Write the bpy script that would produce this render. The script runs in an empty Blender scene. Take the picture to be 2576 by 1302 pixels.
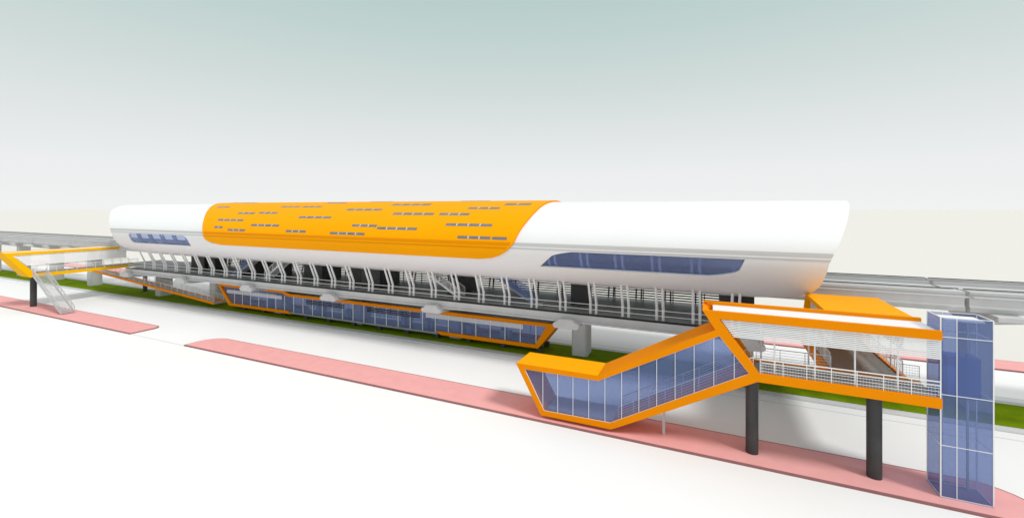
import bpy, bmesh, math
from math import radians, sin, cos, sqrt, pi
from mathutils import Vector
D=bpy.data; scene=bpy.context.scene; COL=scene.collection

# ---------------------------------------------------------------- materials
def s2l(v):
    v/=255.0
    return v/12.92 if v<=.04045 else ((v+.055)/1.055)**2.4
def mat(name,rgb,rough=.6,spec=.3,metal=0,var=0.0,scale=.3,bump=0.0):
    m=D.materials.new(name); m.use_nodes=True; nt=m.node_tree; b=nt.nodes["Principled BSDF"]
    b.inputs["Base Color"].default_value=(*rgb,1); b.inputs["Roughness"].default_value=rough
    b.inputs["Specular IOR Level"].default_value=spec; b.inputs["Metallic"].default_value=metal
    if var>0:
        tc=nt.nodes.new("ShaderNodeTexCoord"); n=nt.nodes.new("ShaderNodeTexNoise")
        n.inputs["Scale"].default_value=scale; n.inputs["Detail"].default_value=6
        nt.links.new(tc.outputs["Object"],n.inputs["Vector"])
        r=nt.nodes.new("ShaderNodeValToRGB")
        r.color_ramp.elements[0].position=.3; r.color_ramp.elements[1].position=.7
        r.color_ramp.elements[0].color=(*[x*(1-var) for x in rgb],1)
        r.color_ramp.elements[1].color=(*[min(1,x*(1+var*.5)) for x in rgb],1)
        nt.links.new(n.outputs["Fac"],r.inputs["Fac"]); nt.links.new(r.outputs["Color"],b.inputs["Base Color"])
    return m
def glass(name,rgb,opac,tint):
    m=D.materials.new(name); m.use_nodes=True; nt=m.node_tree; nt.nodes.clear()
    o=nt.nodes.new("ShaderNodeOutputMaterial"); t=nt.nodes.new("ShaderNodeBsdfTransparent"); t.inputs[0].default_value=(*tint,1)
    p=nt.nodes.new("ShaderNodeBsdfPrincipled"); p.inputs["Base Color"].default_value=(*rgb,1); p.inputs["Roughness"].default_value=.12
    p.inputs["Specular IOR Level"].default_value=.2
    x=nt.nodes.new("ShaderNodeMixShader"); x.inputs[0].default_value=opac
    nt.links.new(t.outputs[0],x.inputs[1]); nt.links.new(p.outputs[0],x.inputs[2]); nt.links.new(x.outputs[0],o.inputs[0])
    return m
WHITE=mat("white_paint",(.80,.80,.80),.55,.25,var=.03,scale=.15)
SHELL=mat("shell_white",(.80,.80,.80),.5,.25,var=.02,scale=.08)
RIB=mat("rib_white",(.82,.82,.82),.5)
CONC=mat("concrete",(.56,.56,.56),.8,.2,var=.08,scale=.6)
LGREY=mat("light_grey",(.52,.52,.52),.6,var=.05,scale=.5)
BAND=mat("band_grey",(.52,.52,.52),.6)
DECK=mat("deck_grey",(.28,.29,.29),.45,.4,var=.1,scale=.4)
DARK=mat("dark_steel",(.045,.045,.047),.5,.4,var=.2,scale=1)
BLACK=mat("black_louver",(.015,.015,.016),.6)
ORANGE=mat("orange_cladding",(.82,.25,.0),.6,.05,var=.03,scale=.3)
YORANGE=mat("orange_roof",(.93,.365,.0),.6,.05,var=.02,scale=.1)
DORANGE=mat("orange_groove",(.76,.255,.0),.6,.05)
SUNORANGE=mat("orange_sunlit",(.86,.45,.0),.6,.05)  # orange cladding again, yellowed: the sun on it is put into the colour
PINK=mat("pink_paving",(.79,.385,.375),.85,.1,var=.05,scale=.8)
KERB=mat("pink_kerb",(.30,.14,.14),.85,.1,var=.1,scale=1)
GREEN=mat("grass_green",(.17,.26,.0),.95,.05,var=.18,scale=.8)
GROUND=mat("white_concrete_ground",(.82,.82,.82),.9,.05,var=.025,scale=.06)
TERR=mat("beige_terrain",(.685,.665,.625),.95,.03)
LINE=mat("kerb_concrete",(.60,.60,.61),.85,.1,var=.05)
GLASS=glass("blue_glass",(.17,.235,.46),.42,(.70,.76,.95))
GLASSD=glass("blue_glass_window",(.19,.26,.52),.46,(.64,.72,.96))
TOWG=glass("tower_glass",(.15,.205,.40),.42,(.68,.74,.93))

# ---------------------------------------------------------------- builders
def empty(name,loc=(0,0,0)):
    e=D.objects.new(name,None); COL.objects.link(e); return e
class MB:
    def __init__(s): s.v=[]; s.f=[]
    def add(s,vs,fs):
        n=len(s.v); s.v+= [tuple(v) for v in vs]; s.f+=[tuple(i+n for i in f) for f in fs]
    def box(s,x0,x1,y0,y1,z0,z1):
        if x0>x1:x0,x1=x1,x0
        if y0>y1:y0,y1=y1,y0
        if z0>z1:z0,z1=z1,z0
        s.add([(x0,y0,z0),(x1,y0,z0),(x1,y1,z0),(x0,y1,z0),(x0,y0,z1),(x1,y0,z1),(x1,y1,z1),(x0,y1,z1)],
              [(0,3,2,1),(4,5,6,7),(0,1,5,4),(1,2,6,5),(2,3,7,6),(3,0,4,7)])
    def prism(s,poly,axis,lo,hi):
        n=len(poly)
        def p(a,b,t):
            return {'y':(a,t,b),'x':(t,a,b),'z':(a,b,t)}[axis]
        vs=[p(a,b,lo) for a,b in poly]+[p(a,b,hi) for a,b in poly]
        fs=[tuple(range(n)),tuple(range(2*n-1,n-1,-1))]+[(i,i+n,(i+1)%n+n,(i+1)%n) for i in range(n)]
        s.add(vs,fs)
    def beam(s,p,q,w,h=None):
        h=h or w; p=Vector(p);q=Vector(q); d=(q-p).normalized()
        up=Vector((0,0,1)) if abs(d.z)<.95 else Vector((1,0,0))
        a=d.cross(up).normalized()*(w/2); b=a.cross(d).normalized()*(h/2)
        vs=[p-a-b,p+a-b,p+a+b,p-a+b,q-a-b,q+a-b,q+a+b,q-a+b]
        s.add(vs,[(0,3,2,1),(4,5,6,7),(0,1,5,4),(1,2,6,5),(2,3,7,6),(3,0,4,7)])
    def cyl(s,p,q,r,n=10,r2=None):
        r2=r if r2 is None else r2
        p=Vector(p);q=Vector(q); d=(q-p).normalized()
        up=Vector((0,0,1)) if abs(d.z)<.95 else Vector((1,0,0))
        a=d.cross(up).normalized(); b=a.cross(d).normalized()
        vs=[p+(a*cos(2*pi*i/n)+b*sin(2*pi*i/n))*r for i in range(n)]+[q+(a*cos(2*pi*i/n)+b*sin(2*pi*i/n))*r2 for i in range(n)]
        s.add(vs,[tuple(range(n)),tuple(range(2*n-1,n-1,-1))]+[(i,i+n,(i+1)%n+n,(i+1)%n) for i in range(n)])
    def rail(s,p,q,h=1.05,rows=5,post=1.6,bal=0,r=.022):
        p=Vector(p);q=Vector(q);L=(q-p).length;Z=Vector((0,0,1))
        for k in range(rows):
            zz=h*(k+1)/rows
            rr=r*1.5 if k==rows-1 else r*.6
            s.beam(p+Z*zz,q+Z*zz,rr*2)
        n=max(1,int(round(L/post)))
        for i in range(n+1):
            u=p.lerp(q,i/n); s.beam(u,u+Z*h,r*2)
        if bal:
            n=int(L/bal)
            for i in range(n): 
                u=p.lerp(q,(i+.5)/n); s.beam(u,u+Z*h,r*.6)
    def obj(s,name,m,parent=None,smooth=False,bevel=0):
        me=D.meshes.new(name); me.from_pydata(s.v,[],s.f); me.materials.append(m)
        bm=bmesh.new(); bm.from_mesh(me); bmesh.ops.recalc_face_normals(bm,faces=bm.faces); bm.to_mesh(me); bm.free()
        o=D.objects.new(name,me); COL.objects.link(o)
        if smooth:
            for p in me.polygons: p.use_smooth=True
            me.set_sharp_from_angle(angle=radians(40))
        if bevel:
            b=o.modifiers.new("bev","BEVEL"); b.width=bevel; b.segments=2; b.limit_method='ANGLE'
        if parent: o.parent=parent
        return o
def interp(tab,t):
    if t<=tab[0][0]: return tab[0][1]
    for (a,x),(b,y) in zip(tab,tab[1:]):
        if t<=b: return x+(y-x)*(t-a)/(b-a)
    return tab[-1][1]
def smoothtab(tab,n=2):
    def cr(p0,p1,p2,p3,u): return .5*((2*p1)+(-p0+p2)*u+(2*p0-5*p1+4*p2-p3)*u*u+(-p0+3*p1-3*p2+p3)*u**3)
    out=[]
    for i in range(len(tab)-1):
        p0=tab[max(i-1,0)];p1=tab[i];p2=tab[i+1];p3=tab[min(i+2,len(tab)-1)]
        for k in range(6):
            u=k/6; out.append((p1[0]+(p2[0]-p1[0])*u,cr(p0[1],p1[1],p2[1],p3[1],u)))
    out.append(tab[-1]); return out

# ---------------------------------------------------------------- world & light
w=D.worlds.new("World"); scene.world=w; w.use_nodes=True; nt=w.node_tree
bg=nt.nodes["Background"]; tc=nt.nodes.new("ShaderNodeTexCoord"); sp=nt.nodes.new("ShaderNodeSeparateXYZ"); rp=nt.nodes.new("ShaderNodeValToRGB")
nt.links.new(tc.outputs["Generated"],sp.inputs[0]); nt.links.new(sp.outputs["Z"],rp.inputs[0]); nt.links.new(rp.outputs[0],bg.inputs[0])
cr=rp.color_ramp; cr.elements[0].position=0; cr.elements[0].color=(s2l(241),s2l(242),s2l(242),1)
cr.elements[1].position=1; cr.elements[1].color=(s2l(240),s2l(240),s2l(240),1)
for pos,c in ((.08,(236,238,239)),(.17,(223,229,228)),(.27,(207,219,217)),(.36,(193,211,209)),(.43,(184,206,203)),(.50,(190,208,206)),(.62,(226,230,230))):
    e=cr.elements.new(pos); e.color=(*[s2l(x) for x in c],1)
bg.inputs[1].default_value=1.0
sun=D.lights.new("sun","SUN"); so=D.objects.new("sun",sun); COL.objects.link(so); sun.energy=2.3; sun.angle=radians(12); sun.color=(1,.985,.96)
sd=Vector((.62,-.2,.72)); so.rotation_euler=sd.to_track_quat('Z','Y').to_euler(); so.location=(40,-40,80)

# ---------------------------------------------------------------- camera
cam=D.cameras.new("camera"); co=D.objects.new("camera",cam); COL.objects.link(co); scene.camera=co
co.location=(0,0,18); co.rotation_euler=(radians(90),0,radians(24.2)); cam.sensor_width=36; cam.lens=15.373; cam.shift_y=-.0497
cam.clip_end=9000; cam.clip_start=.1
scene.view_settings.view_transform='Standard'; scene.view_settings.look='None'; scene.view_settings.exposure=0

# ---------------------------------------------------------------- ground
m=MB(); m.add([(-5000,-5000,0),(5000,-5000,0),(5000,5000,0),(-5000,5000,0)],[(0,1,2,3)]); m.obj("terrain",TERR)
m=MB(); m.add([(-900,-300,.01),(400,-300,.01),(400,70.8,.01),(-900,70.8,.01)],[(0,1,2,3)]); m.obj("ground",GROUND)
def rounded(x0,x1,y0,y1,r,corners):
    pts=[]
    for (cx,cy,a0,k) in ((x0,y0,180,'a'),(x1,y0,270,'b'),(x1,y1,0,'c'),(x0,y1,90,'d')):
        rr=r.get(k,0) if isinstance(r,dict) else r
        if rr==0: pts.append((cx,cy)); continue
        ox=cx+rr if cx==x0 else cx-rr; oy=cy+rr if cy==y0 else cy-rr
        for i in range(9):
            a=radians(a0+i*90/8); pts.append((ox+rr*cos(a),oy+rr*sin(a)))
    return pts
def sidewalk(x0,x1,y0,y1,r):
    e=empty("sidewalk")
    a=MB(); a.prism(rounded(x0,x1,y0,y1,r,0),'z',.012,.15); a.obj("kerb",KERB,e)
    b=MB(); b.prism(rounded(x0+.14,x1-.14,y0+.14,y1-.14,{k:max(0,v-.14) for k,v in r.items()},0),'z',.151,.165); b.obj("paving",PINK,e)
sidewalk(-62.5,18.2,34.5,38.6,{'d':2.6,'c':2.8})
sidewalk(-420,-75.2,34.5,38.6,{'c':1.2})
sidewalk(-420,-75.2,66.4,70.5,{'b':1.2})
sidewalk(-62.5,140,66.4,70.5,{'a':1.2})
a=MB()
a.box(-74.6,-63,34.55,34.65,.013,.03)
a.obj("dropped_kerb",LINE)
e=empty("grass_median")
a=MB(); a.box(-600,200,48.3,55.7,.012,.13); a.obj("kerb",LINE,e)
a=MB(); a.box(-600,200,49.3,54.7,.131,.2); a.obj("grass",GREEN,e)
a=MB()
for y in (46.9,57.0): a.box(-600,200,y,y+.1,.012,.022)
a.obj("road_edge_line",LINE)

# ---------------------------------------------------------------- station
ST=empty("monorail_station")
CY,RY,CZ,RZ=52.5,9.5,13.8,4.95
def sh(t,off=0,side=1):
    a=radians(t); return CY-side*(RY+off)*sin(a), CZ+(RZ+off)*cos(a)
ENDR=smoothtab([(0,12.1),(25,11.6),(50,10.7),(70,9.9),(90,9.1),(105,8.8),(117,8.6),(127,8.2),(136,7.5),(144,6.3),(150,4.7),(155,2.6),(161,-2)])
ENDL=smoothtab([(0,-111.5),(20,-110.5),(40,-107.5),(60,-103.5),(80,-100.8),(95,-99.9),(110,-100),(125,-100.3),(138,-100),(148,-98.5),(156,-95),(161,-90)])
W0,W1=93.2,114.2
def patch(m,t0,t1,fl,fr,off,side=1,nx=1,step=2.0):
    n=max(1,int(round((t1-t0)/step))); vs=[];fs=[]
    for i in range(n+1):
        t=t0+(t1-t0)*i/n; y,z=sh(t,off,side); l=fl(t); r=fr(t)
        for k in range(nx+1): vs.append((l+(r-l)*k/nx,y,z))
    for i in range(n):
        for k in range(nx):
            q=i*(nx+1)+k; fs.append((q,q+nx+1,q+nx+2,q+1))
    m.add(vs,fs)
L=lambda t:interp(ENDL,abs(t)); Rr=lambda t:interp(ENDR,abs(t))
def u(t): return (t-W0)/(W1-W0)
def wl0(t):
    k=u(t); return -94.3-.2*k + (.5*(max(0,.25-k)/.25)**2+.6*(max(0,k-.75)/.25)**2)
def wl1(t):
    k=u(t); return -77.2-.9*(max(0,.45-k)/.45)**2-.3*(max(0,k-.8)/.2)**2
def wr0(t):
    k=u(t); return -14.3-2.1*k+ (1.6*(max(0,.3-k)/.3)**2)
def wr1(t):
    k=u(t); return 2.9-.7*k-(2.2*(max(0,k-.55)/.45)**2)
def make_shell(offs,name,matl):
    m=MB()
    patch(m,-161,W0,L,Rr,offs,1,1,2.0)
    patch(m,W1,161,L,Rr,offs,1,1,1.5)
    patch(m,W0,W1,L,wl0,offs,1,1,1.2); patch(m,W0,W1,wl1,wr0,offs,1,1,1.2); patch(m,W0,W1,wr1,Rr,offs,1,1,1.2)
    me=D.meshes.new(name); me.from_pydata(m.v,[],m.f); me.materials.append(matl)
    for p in me.polygons: p.use_smooth=True
    nr=[]
    for v in me.vertices:
        n=Vector((0,(v.co.y-CY)/RY**2,(v.co.z-CZ)/RZ**2)).normalized(); nr.append(n)
    me.normals_split_custom_set_from_vertices(nr)
    o=D.objects.new(name,me); COL.objects.link(o); o.parent=ST; return o
make_shell(0,"roof_shell",SHELL)
make_shell(-.28,"roof_inner_lining",SHELL)
def rim(m,fn,t0,t1,step=1.5,a=0,b=-.28):
    n=int((t1-t0)/step)+1; vs=[];fs=[]
    for i in range(n+1):
        t=t0+(t1-t0)*i/n; x=fn(t)
        for o_ in (a,b):
            y,z=sh(t,o_); vs.append((x,y,z))
    for i in range(n): fs.append((2*i,2*i+1,2*i+3,2*i+2))
    m.add(vs,fs)
m=MB()
for fn in (L,Rr): rim(m,fn,-161,161)
for fn in (wl0,wl1,wr0,wr1): rim(m,fn,W0,W1,1)
for t in (W0,W1):
    for a_,b_ in ((wl0,wl1),(wr0,wr1)):
        y,z=sh(t,0);y2,z2=sh(t,-.28); m.add([(a_(t),y,z),(b_(t),y,z),(b_(t),y2,z2),(a_(t),y2,z2)],[(0,1,2,3)])
for t in (-161,161):
    y,z=sh(t,0);y2,z2=sh(t,-.28); m.add([(L(t),y,z),(Rr(t),y,z),(Rr(t),y2,z2),(L(t),y2,z2)],[(0,1,2,3)])
m.obj("roof_edge_trim",WHITE,ST)
m=MB(); patch(m,W0-2,W1+2,lambda t:-95.5,lambda t:-76,-.2,1,8,2); patch(m,W0-2,W1+2,lambda t:-18,lambda t:4.5,-.2,1,8,2)
m.obj("side_windows",GLASSD,ST,True)
# orange cover panel
OL=smoothtab([(-60,-81.3),(0,-81.3),(12,-81),(25,-79.2),(40,-76.9),(60,-74.4),(80,-72.9),(92,-72.5),(99,-72.0),(104,-70.8),(107,-68.5)])
OR=smoothtab([(-60,-17.6),(0,-17.6),(40,-17.8),(55,-18.1),(70,-18.6),(85,-19.1),(94,-19.8),(101,-20.8),(105,-21.9),(107,-23.5)])
ol=lambda t:interp(OL,t); orr=lambda t:interp(OR,t)
m=MB(); patch(m,-60,107,ol,orr,.22); m.obj("orange_cover_panel",YORANGE,ST,True)
m=MB(); rim(m,ol,-60,107,1.5,.219,.001); rim(m,orr,-60,107,1.5,.219,.001)
for t in (-60,107):
    y,z=sh(t,.219);y2,z2=sh(t,.001); m.add([(ol(t),y,z),(orr(t),y,z),(orr(t),y2,z2),(ol(t),y2,z2)],[(0,1,2,3)])
m.obj("cover_panel_edge",ORANGE,ST)
m=MB()
for t0,t1 in ((84.5,88.2),(90.6,92.2)):
    patch(m,t0,t1,L,lambda t:ol(t),.03); patch(m,t0,t1,lambda t:orr(t),Rr,.03)
m.obj("gutter_band",BAND,ST,True)
m=MB()
for t0,t1 in ((84.5,88.2),(90.6,92.2)): patch(m,t0,t1,lambda t:ol(t)+.3,lambda t:orr(t)-.3,.245)
m.obj("cover_panel_groove",DORANGE,ST,True)
slots=[(-76.1,-72.9,33),(-78.6,-76.5,7),(-75.7,-71.6,8),(-67.6,-63.7,49),(-62.9,-58.8,48),(-70.5,-64.4,63),(-70.1,-68.1,76),(-66.7,-62.7,80),(-61.9,-55.9,71),(-54.1,-50.2,79),(-60.6,-56.5,32),(-56.0,-52.1,32),(-53.3,-47.1,56),(-53.8,-49.7,16),(-46.1,-39.9,40),(-42.4,-38.3,68),(-45.7,-39.8,80),(-38.1,-32.0,71),(-46.5,-42.3,6),(-39.8,-33.4,26),(-37.2,-30.9,48),(-30.1,-25.9,48),(-28.2,-22.1,64),(-26.1,-21.9,80),(-21.7,-19.9,80),(-26.9,-22.6,36),(-30.8,-26.3,5),(-22.6,-19.2,26)]
m=MB(); g=MB(); fr=MB()
for a_,b_,t in slots:
    hw=1.7 if t>55 else (1.9 if t>30 else 2.6)
    patch(m,t-hw,t+hw,lambda q:a_,lambda q:b_,.24,1,1,.8)
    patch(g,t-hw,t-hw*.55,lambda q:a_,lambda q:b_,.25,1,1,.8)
    n=int((b_-a_)/1.9)
    for i in range(1,n+1):
        x=a_+(b_-a_)*i/(n+1); patch(fr,t-hw,t+hw,lambda q:x-.1,lambda q:x+.1,.255,1,1,.8)
SLOTM=mat("skylight_glass",(.18,.20,.235),.25,.4,var=.25,scale=.8)
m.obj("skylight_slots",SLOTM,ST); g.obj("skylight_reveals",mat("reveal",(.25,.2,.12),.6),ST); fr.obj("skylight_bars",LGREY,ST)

# deck, platform, beams
m=MB(); m.box(-103,4.3,47.2,57.8,6.02,6.35); m.obj("concourse_deck",DECK,ST)
m=MB(); m.box(-97,3.0,48.6,56.4,9.75,10.15); m.obj("platform_slab",LGREY,ST)
m=MB()
m.box(-103.4,4.7,46.75,47.15,5.55,6.3); m.box(-103.4,4.7,46.45,47.2,5.42,5.55); m.box(-103.4,4.7,57.85,58.2,5.55,6.3)
m.box(-103.4,4.7,49.2,49.6,5.3,6.0);m.box(-103.4,4.7,55,55.4,5.3,6.0)
m.obj("deck_edge_beam",CONC,ST)
m=MB(); m.box(-103.4,4.7,46.72,47.18,6.302,6.40); m.obj("deck_edge_strip",BLACK,ST)
m=MB()
for z in (6.95,7.5): m.cyl((-103,47.0,z),(4.5,47.0,z),.035,6)
i=0; x=-102.6
m2=MB()
while x<5.4:
    for dx in (-.32,.32):
        xx=x+dx
        if L(140)+.8<xx<Rr(140)-.5:
            m2.cyl((xx,47.7,6.35),(xx,47.75,7.6),.15,8); m2.cyl((xx,47.75,7.6),(xx,46.75,9.98),.15,8,.12)
            pts=[sh(t,-.45) for t in (140,125,110,95,80,65)]
            for p,q in zip(pts,pts[1:]): m2.cyl((xx,p[0],p[1]),(xx+dx*.15,q[0],q[1]),.13,6)
            m2.beam((xx,57.3,6.35),(xx,58.2,10.0),.18)
    x+=3.5
m.obj("deck_handrail",WHITE,ST); m2.obj("roof_struts",RIB,ST,True)
m=MB()
for (xa,xb) in ((-98,-77),(-73,-49),(-48,-33),(-32,2.8)):
    z=6.7
    while z<9.6: m.box(xa,xb,56.55,56.6,z,z+.17); z+=.30
    xx=xa
    while xx<=xb: m.box(xx,xx+.1,56.61,56.7,6.35,9.7); xx+=3.5
m.obj("rear_louvres",BLACK,ST)
m=MB()
for k in range(7):
    xc=-14.2-17.5*k+17.5
    if -100<xc<4.2: m.box(xc-1.0,xc+1.0,51.2,53.4,6.352,9.74)
for (a_,b_,y0,y1) in ((-47,-43.5,50,54.5),(-33,-30.8,52,56),(-60,-56,51,55),(-74.5,-71,50.5,55),(-90,-86,51,55),(1.0,2.6,48.8,51.5)):
    m.box(a_,b_,y0,y1,6.353,9.73)
m.obj("service_cores",DARK,ST)
def stair(parent,p,q,wid,axis,n,tread=CONC,railm=WHITE,name="stair",rail=True,railrows=5,string=.28):
    p=Vector(p);q=Vector(q); a=MB(); b=MB()
    o=Vector((0,wid/2,0)) if axis=='x' else Vector((wid/2,0,0))
    for sgn in (-1,1):
        a.beam(p+o*sgn,q+o*sgn,.07,string)
        if rail: b.rail(p+o*sgn+Vector((0,0,.1)),q+o*sgn+Vector((0,0,.1)),1.0,railrows,1.3)
    for i in range(n):
        u_=p.lerp(q,(i+.5)/n); d=abs((q-p).x if axis=='x' else (q-p).y)/n*.52
        ii=wid/2-.04
        if axis=='x': a.box(u_.x-d,u_.x+d,u_.y-ii,u_.y+ii,u_.z-.03,u_.z+.04)
        else: a.box(u_.x-ii,u_.x+ii,u_.y-d,u_.y+d,u_.z-.03,u_.z+.04)
    a.obj(name+"_flight",tread,parent)
    if rail: b.obj(name+"_railing",railm,parent)
stair(ST,(-29.5,49.6,6.4),(-35.5,49.6,9.9),1.6,'x',20,WHITE,RIB,"mezzanine_stair")
stair(ST,(-66.5,49.6,6.4),(-61.5,49.6,9.9),1.6,'x',20,WHITE,RIB,"mezzanine_stair_b")
for k,(xa,xb) in enumerate(((-19.0,-25.0),(-74.0,-68.5))):
    a=MB(); 
    for dy in (-.7,.7):
        y=49.5+dy
        a.add([(xa,y,6.4),(xa,y,7.5),(xb,y,10.9),(xb,y,9.8)],[(0,1,2,3)])
    a.obj("escalator_glass_%d"%k,GLASS,ST)
    a=MB(); a.beam((xa,49.5,6.5),(xb,49.5,9.85),1.3,.3); a.beam((xa-(1 if xb>xa else -1),49.5,6.5),(xa,49.5,6.5),1.3,.3)
    a.obj("escalator_truss_%d"%k,LGREY,ST)
m=MB(); m.box(-95,2,48.7,48.76,10.15,11.4); m.obj("platform_screen",GLASS,ST)

# ---------------------------------------------------------------- piers
def pier(x,outer=False):
    e=empty("guideway_pier")
    a=MB()
    if not outer:
        a.prism([(x-.75,51.3),(x+.75,51.3),(x+.95,51.5),(x+.95,53.5),(x+.75,53.7),(x-.75,53.7),(x-.95,53.5),(x-.95,51.5)],'z',.2,4.7)
        a.obj("shaft",CONC,e)
        b=MB(); b.prism([(46.3,5.05),(47.0,4.75),(51,4.45),(54,4.45),(58,4.75),(58.7,5.05),(58.7,5.9),(58.2,6.0),(57.8,5.28),(47.3,5.28),(47.2,5.4),(46.3,5.4)],'x',x-.95,x+.95)
        b.obj("crossbeam",CONC,e)
        c_=MB(); c_.prism([(x-1.45,5.05),(x-1.2,4.85),(x+1.2,4.85),(x+1.45,5.05),(x+1.45,5.35),(x+.95,5.6),(x+.75,5.85),(x-.75,5.85),(x-.95,5.6),(x-1.45,5.35)],'y',45.7,46.44)
        c_.obj("beam_end",CONC,e,bevel=.06)
    else:
        a.prism([(x-.8,51.4),(x+.8,51.4),(x+.8,53.6),(x-.8,53.6)],'z',.2,8.3)
        a.obj("shaft",CONC,e,bevel=.1)
        b=MB(); b.prism([(46.9,9.05),(51.2,8.0),(53.8,8.0),(58.1,9.05),(58.1,9.45),(46.9,9.45)],'x',x-.9,x+.9)
        b.obj("crossbeam",CONC,e,bevel=.05)
for k in range(-1,6): pier(-14.2-17.5*k)
for x in (21.6,39.2,56.8,-129,-147,-165,-183,-201,-219): pier(x,True)

# ---------------------------------------------------------------- guideway
GW=empty("monorail_guideway")
m=MB(); n_=MB(); d_=MB()
for (xa,xb) in ((-330,-219),(-218.8,-183),(-182.8,-147),(-146.8,-112),(-111.8,-60),(-59.8,-20),(-19.8,19.3),(19.6,56),(56.2,120)):
    for y in (48.6,56.4):
        m.prism([(y-.42,9.46),(y+.42,9.46),(y+.42,9.8),(y+.3,9.95),(y+.3,10.75),(y+.42,10.9),(y+.42,11.1),(y-.42,11.1),(y-.42,10.9),(y-.3,10.75),(y-.3,9.95),(y-.42,9.8)],'x',xa,xb)
    if xa>4 or xb<-95 or xa==-19.8:
        xs=max(xa,5) if xa==-19.8 else xa
        n_.box(xs,xb,50.4,54.6,10.55,10.7); n_.box(xs,xb,50.2,50.38,10.5,11.0); n_.box(xs,xb,54.62,54.8,10.5,11.0)
        n_.box(xs,xb,47.55,47.95,10.7,10.78); n_.box(xs,xb,57.05,57.4,10.7,10.78)
        d_.box(xs,xb,49.25,49.32,11.15,11.22); d_.box(xs,xb,55.7,55.77,11.15,11.22)
m.obj("track_beams",CONC,GW); n_.obj("walkway",LGREY,GW); d_.obj("conductor_rails",DARK,GW)

# ---------------------------------------------------------------- lower glazed concourse
LC=empty("glazed_ticket_hall")
YF=50.0; YB=53.9
m=MB()
FR=[(-80.6,4.5),(-63.5,4.5),(-62.3,4.05),(-16.4,4.05),(-19.0,.85),(-33.0,.85),(-33.8,1.3),(-19.4,1.3),(-17.9,3.62),(-62.6,3.62),(-63.8,4.05),(-79.6,4.05),(-76.8,1.25),(-62.5,1.25),(-61.8,.8),(-77.4,.8)]
m.prism(FR,'y',YF,YF+.35)
m.prism(FR,'y',YB-.35,YB)
m.prism([(-16.42,4.04),(-19.02,.86),(-19.5,.86),(-16.95,4.04)],'y',YF+.351,YB-.351)
m.prism([(-80.55,4.48),(-77.4,.82),(-76.9,.82),(-80,4.48)],'y',YF+.351,YB-.351)
m.obj("orange_frame",ORANGE,LC)
m=MB(); m.box(-77,-19.3,YF+.36,YB-.36,.82,.98); m.box(-79.5,-17.6,YF+.36,YB-.36,3.7,3.95); m.box(-61.8,-33.6,YF+.02,YF+.34,.88,1.1); m.obj("floor_and_roof",DECK,LC)
m=MB(); m.add([(-79.4,YF+.2,4.0),(-76.7,YF+.2,1.1),(-19.4,YF+.2,1.1),(-17.8,YF+.2,3.7),(-62.6,YF+.2,3.7),(-63.7,YF+.2,4.0)],[(0,1,2,3,4,5)])
m.add([(-79.4,YB-.2,4.0),(-76.7,YB-.2,1.1),(-19.4,YB-.2,1.1),(-17.8,YB-.2,3.7)],[(0,1,2,3)]); m.obj("glass_walls",GLASS,LC)
m=MB(); x=-76
while x<-19:
    m.box(x-.04,x+.04,YF+.1,YF+.19,1.1,3.7); m.box(x-.03,x+.03,YB-.35,YB-.25,1.1,3.65); x+=2.1
m.obj("mullions",WHITE,LC)
m=MB(); 
for xa,xb in ((-58.5,-50.5),(-46.0,-36.5)):
    for z in (2.75,3.0,3.25): m.box(xa,xb,YF+.05,YF+.12,z,z+.13)
m.obj("ventilation_louvres",BLACK,LC)
m=MB()
for xa,xb in ((-78,-64),(-35.5,-21),):
    z=3.0
    while z<3.6: m.box(xa,xb,YF+.05,YF+.09,z,z+.08); z+=.12
m.obj("ceiling_slats",WHITE,LC)
m=MB(); x=-74
while x<-18: m.box(x-.3,x+.3,YF+.4,YF+.9,.2,.82); m.box(x-.3,x+.3,YB-.9,YB-.4,.2,.82); x+=5.0
m.obj("feet",DARK,LC)
m=MB()
for x in (-70,-66,-58,-52,-41,-37,-30,-25): m.box(x,x+.7,51.6,52.6,1.0,2.1); m.box(x+1.2,x+1.35,51.6,52.6,1.0,2.0)
m.obj("turnstiles",LGREY,LC)
RM=empty("access_ramp")
m=MB(); 
for y in (49.2,50.9): m.beam((-80.2,y,1.05),(-122,y,4.45),.1,.42)
m.obj("orange_stringer",ORANGE,RM)
m=MB(); m.beam((-80.2,50.05,1.0),(-122,50.05,4.4),1.58,.12); m.obj("ramp_slab",LGREY,RM)
m=MB(); 
for y in (49.2,50.9): m.rail((-80.2,y,1.25),(-122,y,4.65),1.0,5,1.8)
m.obj("railing",RIB,RM)

# ---------------------------------------------------------------- near footbridge with enclosed stair
FB=empty("footbridge_entrance")
Y0,Y1=34.9,38.1
m=MB(); f_=MB()
def slab(poly,y0=Y0,y1=Y1,M=None): (M or m).prism(poly,'y',y0,y1)
slab([(-15.3,4.5),(-8.15,4.51),(-8.1,4.12),(-14.55,4.1)])
slab([(-8.15,4.51),(.46,9.18),(.72,8.78),(-8.1,4.12)])
slab([(-15.3,4.5),(-14.55,4.1),(-12.72,.85),(-13.0,.42)])
slab([(-13.0,.42),(-12.72,.85),(-7.15,.93),(-7.06,.43)])
slab([(-7.06,.43),(-7.15,.93),(2.62,6.34),(3.12,5.86)])
slab([(-.42,10.55),(.72,10.0),(3.23,6.44),(3.12,5.86),(2.62,6.34),(.72,8.78),(.46,9.18)],Y0,Y0+.5)
slab([(-.42,10.55),(.72,10.0),(3.23,6.44),(3.12,5.86),(2.62,6.34),(.72,8.78),(.46,9.18)],Y1-.5,Y1)
slab([(3.12,5.86),(3.23,6.44),(12.95,6.40),(12.95,5.80)],Y0,Y0+.3)
slab([(3.12,5.86),(3.23,6.44),(12.95,6.40),(12.95,5.80)],Y1-.3,Y1)
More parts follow.
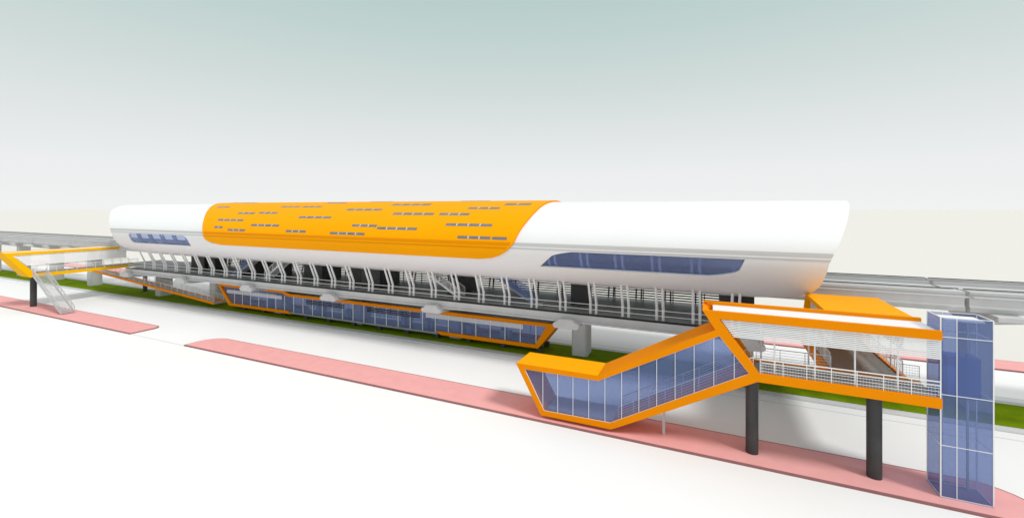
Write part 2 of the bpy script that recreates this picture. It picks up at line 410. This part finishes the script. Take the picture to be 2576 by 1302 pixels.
slab([(-.42,10.55),(12.95,10.52),(12.95,9.97),(.72,10.0)],Y0,Y0+.3)
slab([(-.42,10.66),(12.95,10.66),(12.95,9.97),(.72,10.0)],Y1-.3,Y1)
m.prism([(-.40,10.5),(-.1,10.35),(.9,8.92),(.5,9.12)],'y',Y0+.5,Y1-.5)
m.obj("orange_frame",ORANGE,FB)
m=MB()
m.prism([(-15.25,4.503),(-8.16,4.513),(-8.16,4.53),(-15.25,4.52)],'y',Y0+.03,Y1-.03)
m.obj("lit_top_sheet",YORANGE,FB)  # thin lighter sheet: sunlit top of the stair box, painted as colour
m=MB(); m.box(.3,12.9,Y0+.31,Y1-.31,10.1,10.42); m.obj("roof_deck",WHITE,FB)
m=MB(); m.box(3.0,12.9,Y0+.31,Y1-.31,5.95,6.36); m.obj("floor_slab",DECK,FB)
m=MB(); z=8.78
while z<9.95: m.box(.75+max(0,(10.0-z))*.705,12.9,Y0+.1,Y0+.14,z,z+.085); z+=.12
m.obj("ceiling_louvres",WHITE,FB)
m=MB(); poly=[(-14.5,4.1),(-8.1,4.12),(.72,8.78),(2.62,6.34),(-7.15,.93),(-12.72,.85)]
for y in (Y0+.12,Y1-.12): m.add([(a,y,b) for a,b in poly],[tuple(range(6))])
m.obj("glass_walls",GLASS,FB)
def ztop(x): return 4.11 if x<-8.1 else 4.12+(x+8.1)*(8.78-4.12)/8.82 if x<.72 else 8.78-(x-.72)*1.284
def zbot(x): 
    if x<-12.72: return .85+( -12.72-x)*1.78
    return .9 if x<-7.15 else .93+(x+7.15)*.5537
m=MB(); x=-13.0+.15
while x<2.3:
    for y in (Y0+.07,): m.box(x-.018,x+.018,y,y+.04,zbot(x),ztop(x))
    x+=1.32
for y in (Y0+.06,):
    for p,q in zip(poly,poly[1:]+poly[:1]): m.beam((p[0],y,p[1]),(q[0],y,q[1]),.04)
m.obj("mullions",WHITE,FB)
stair(FB,(-6.6,36.5,1.0),(2.9,36.5,6.3),2.2,'x',30,LGREY,RIB,"inner_stair")
m=MB(); m.box(-12.5,-6.6,35.2,37.8,.9,1.02); m.obj("stair_landing",LGREY,FB)
m=MB()
m.rail((3.3,Y0+.15,6.42),(12.9,Y0+.15,6.4),1.0,5,1.35,0,.02); m.rail((3.3,Y1-.15,6.42),(8.0,Y1-.15,6.4),1.0,5,1.35,0,.02)
m.rail((3.4,Y0+.15,6.42),(12.9,Y0+.15,6.4),.75,1,20,.16,.012); m.rail((11.7,Y1-.15,6.42),(12.9,Y1-.15,6.4),1.0,6,1.35,.15,.015)
m.obj("railing",RIB,FB)
m=MB()
for x in (4.2,6.55,8.75,10.95): m.cyl((x,Y0+.45,6.36),(x,Y0+.45,10.1),.055,8)
for x in (3.6,6.6,): m.cyl((x,Y1-.45,6.36),(x,Y1-.45,10.1),.055,8)
m.obj("posts",WHITE,FB,True)
m=MB(); 
for x in (2.9,10.05): m.cyl((x,36.4,.16),(x,36.4,5.95),.42,28)
m.obj("support_columns",DARK,FB,True)
m=MB(); m.box(-3.32,-3.12,36.3,36.5,.16,2.6); m.obj("prop_post",LGREY,FB)
CS=empty("crossing_footbridge")
m=MB(); m.box(7.7,12.7,Y1+.02,45.2,10.25,10.6); m.prism([(45.2,10.6),(45.2,10.25),(47.1,6.3),(47.4,6.9)],'x',7.7,12.7)
m.obj("sunlit_orange_roof",YORANGE,CS)  # orange roof in the brighter orange, so its lit top is in the colour
m=MB(); m.box(7.95,12.2,Y1+.02,58,5.9,6.38); m.box(4.3,8,47.3,57.6,6.0,6.36); m.obj("floor_slab",DECK,CS)
m=MB()
for x in (7.78,12.22): m.box(x-.15,x+.15,Y1+.02,46.9,5.85,6.5)
m.obj("edge_fascia",ORANGE,CS)
m=MB()
for x in (8.0,12.1): m.rail((x,Y1+.1,6.5),(x,46.8,6.5),1.05,7,1.4,.2,.022)
m.obj("railing",RIB,CS)
m=MB(); 
for x in (8.1,12.1):
    z=8.3
    while z<10.2: m.box(x-.03,x+.03,Y1,45.0,z,z+.1); z+=.155
m.obj("louvres",WHITE,CS)
m=MB()
for x in (8.1,12.1):
    for y in (40.3,42.8,45.0): m.cyl((x,y,6.4),(x,y,10.3),.06,8)
m.obj("posts",WHITE,CS,True)

# ---------------------------------------------------------------- elevator tower
ET=empty("elevator_tower")
X0,X1,TY0,TY1,ZT=13.1,15.5,35.55,37.35,11.26
m=MB()
for y in (TY0,TY1): m.add([(X0,y,.2),(X1,y,.2),(X1,y,ZT),(X0,y,ZT)],[(0,1,2,3)])
for x in (X0,X1): m.add([(x,TY0,.2),(x,TY1,.2),(x,TY1,ZT),(x,TY0,ZT)],[(0,1,2,3)])
m.obj("glass_walls",TOWG,ET)
m=MB(); r=.03
for x in (X0,X1):
    for y in (TY0,TY1): m.box(x-r,x+r,y-r,y+r,.17,ZT)
m.box(13.85-.018,13.85+.018,TY0-.03,TY0-.002,.2,ZT); m.box(13.85-.02,13.85+.02,TY1-.03,TY1-.002,.2,ZT)
for z in (.2,3.37,6.5,10.06,ZT):
    for y in (TY0,TY1): m.box(X0+r,X1-r,y-.025,y+.025,z-.018,z+.018)
    for x in (X0,X1): m.box(x-.025,x+.025,TY0+r,TY1-r,z-.018,z+.018)
m.obj("white_frame",WHITE,ET)
m=MB(); m.box(X0+.3,X1-.25,TY0+.3,TY1-.25,11.0,11.12); m.obj("shaft_cap",WHITE,ET)
m=MB(); m.box(X0+.45,X1-.4,TY0+.35,TY1-.3,6.3,8.8); m.obj("lift_car",GLASSD,ET)
m=MB(); m.box(X1-.6,X1-.5,TY1-.35,TY1-.25,.2,11); m.box(X0+.5,X0+.6,TY1-.35,TY1-.25,.2,11); m.obj("guide_rails",LGREY,ET)
m=MB(); m.box(X0-.05,X1+.05,TY0-.05,TY1+.05,.166,.19); m.obj("base",mat("base_rose",(.30,.22,.30),.7),ET)

# ---------------------------------------------------------------- far-left footbridge
LB=empty("footbridge")
XA,XB=-113,-109
m=MB()
m.prism([(32.2,10.3),(49.5,10.2),(49.5,9.75),(33.3,9.8)],'x',XB-.3,XB)
m.prism([(32.2,10.3),(49.5,10.2),(49.5,9.75),(33.3,9.8)],'x',XA,XA+.3)
m.prism([(35.5,5.75),(36.2,6.35),(51.5,6.35),(51.5,5.85)],'x',XB-.3,XB)
m.prism([(35.5,5.75),(36.2,6.35),(51.5,6.35),(51.5,5.85)],'x',XA,XA+.3)
m.prism([(32.2,10.3),(33.3,9.8),(36.2,6.35),(35.5,5.75)],'x',XA,XB)
m.obj("sunlit_orange_frame",SUNORANGE,LB)  # orange frame, sunlit tone painted in
m=MB(); m.box(XA+.3,XB-.3,33.2,49.5,9.95,10.15); m.obj("roof_deck",WHITE,LB)
m=MB(); m.box(XA+.3,XB-.3,36.1,51.5,5.9,6.3); m.obj("floor_slab",DECK,LB)
m=MB(); z=7.9
while z<9.75: m.box(XB-.2,XB-.15,33.4+(9.8-z)*.84,49.5,z,z+.17); z+=.2
m.obj("ceiling_louvres",WHITE,LB)
m=MB(); m.rail((XB-.15,36.2,6.35),(XB-.15,51.5,6.35),1.1,6,1.4); m.rail((XA+.15,36.2,6.35),(XA+.15,51.5,6.35),1.1,6,1.4); m.obj("railing",RIB,LB)
m=MB(); m.cyl((-111.8,36.8,.16),(-111.8,36.8,5.9),.45,20); m.cyl((-110,53.2,.2),(-110,53.2,5.9),.4,20); m.obj("support_columns",DARK,LB,True)
m=MB(); m.box(XA+.3,-103,50,57.5,5.95,6.33); m.obj("link_slab",DECK,LB)
SL=empty("open_staircase")
stair(SL,(-108.9,36.6,6.1),(-98.6,36.6,.25),1.7,'x',32,LGREY,LGREY,"stair",True,6,.3)
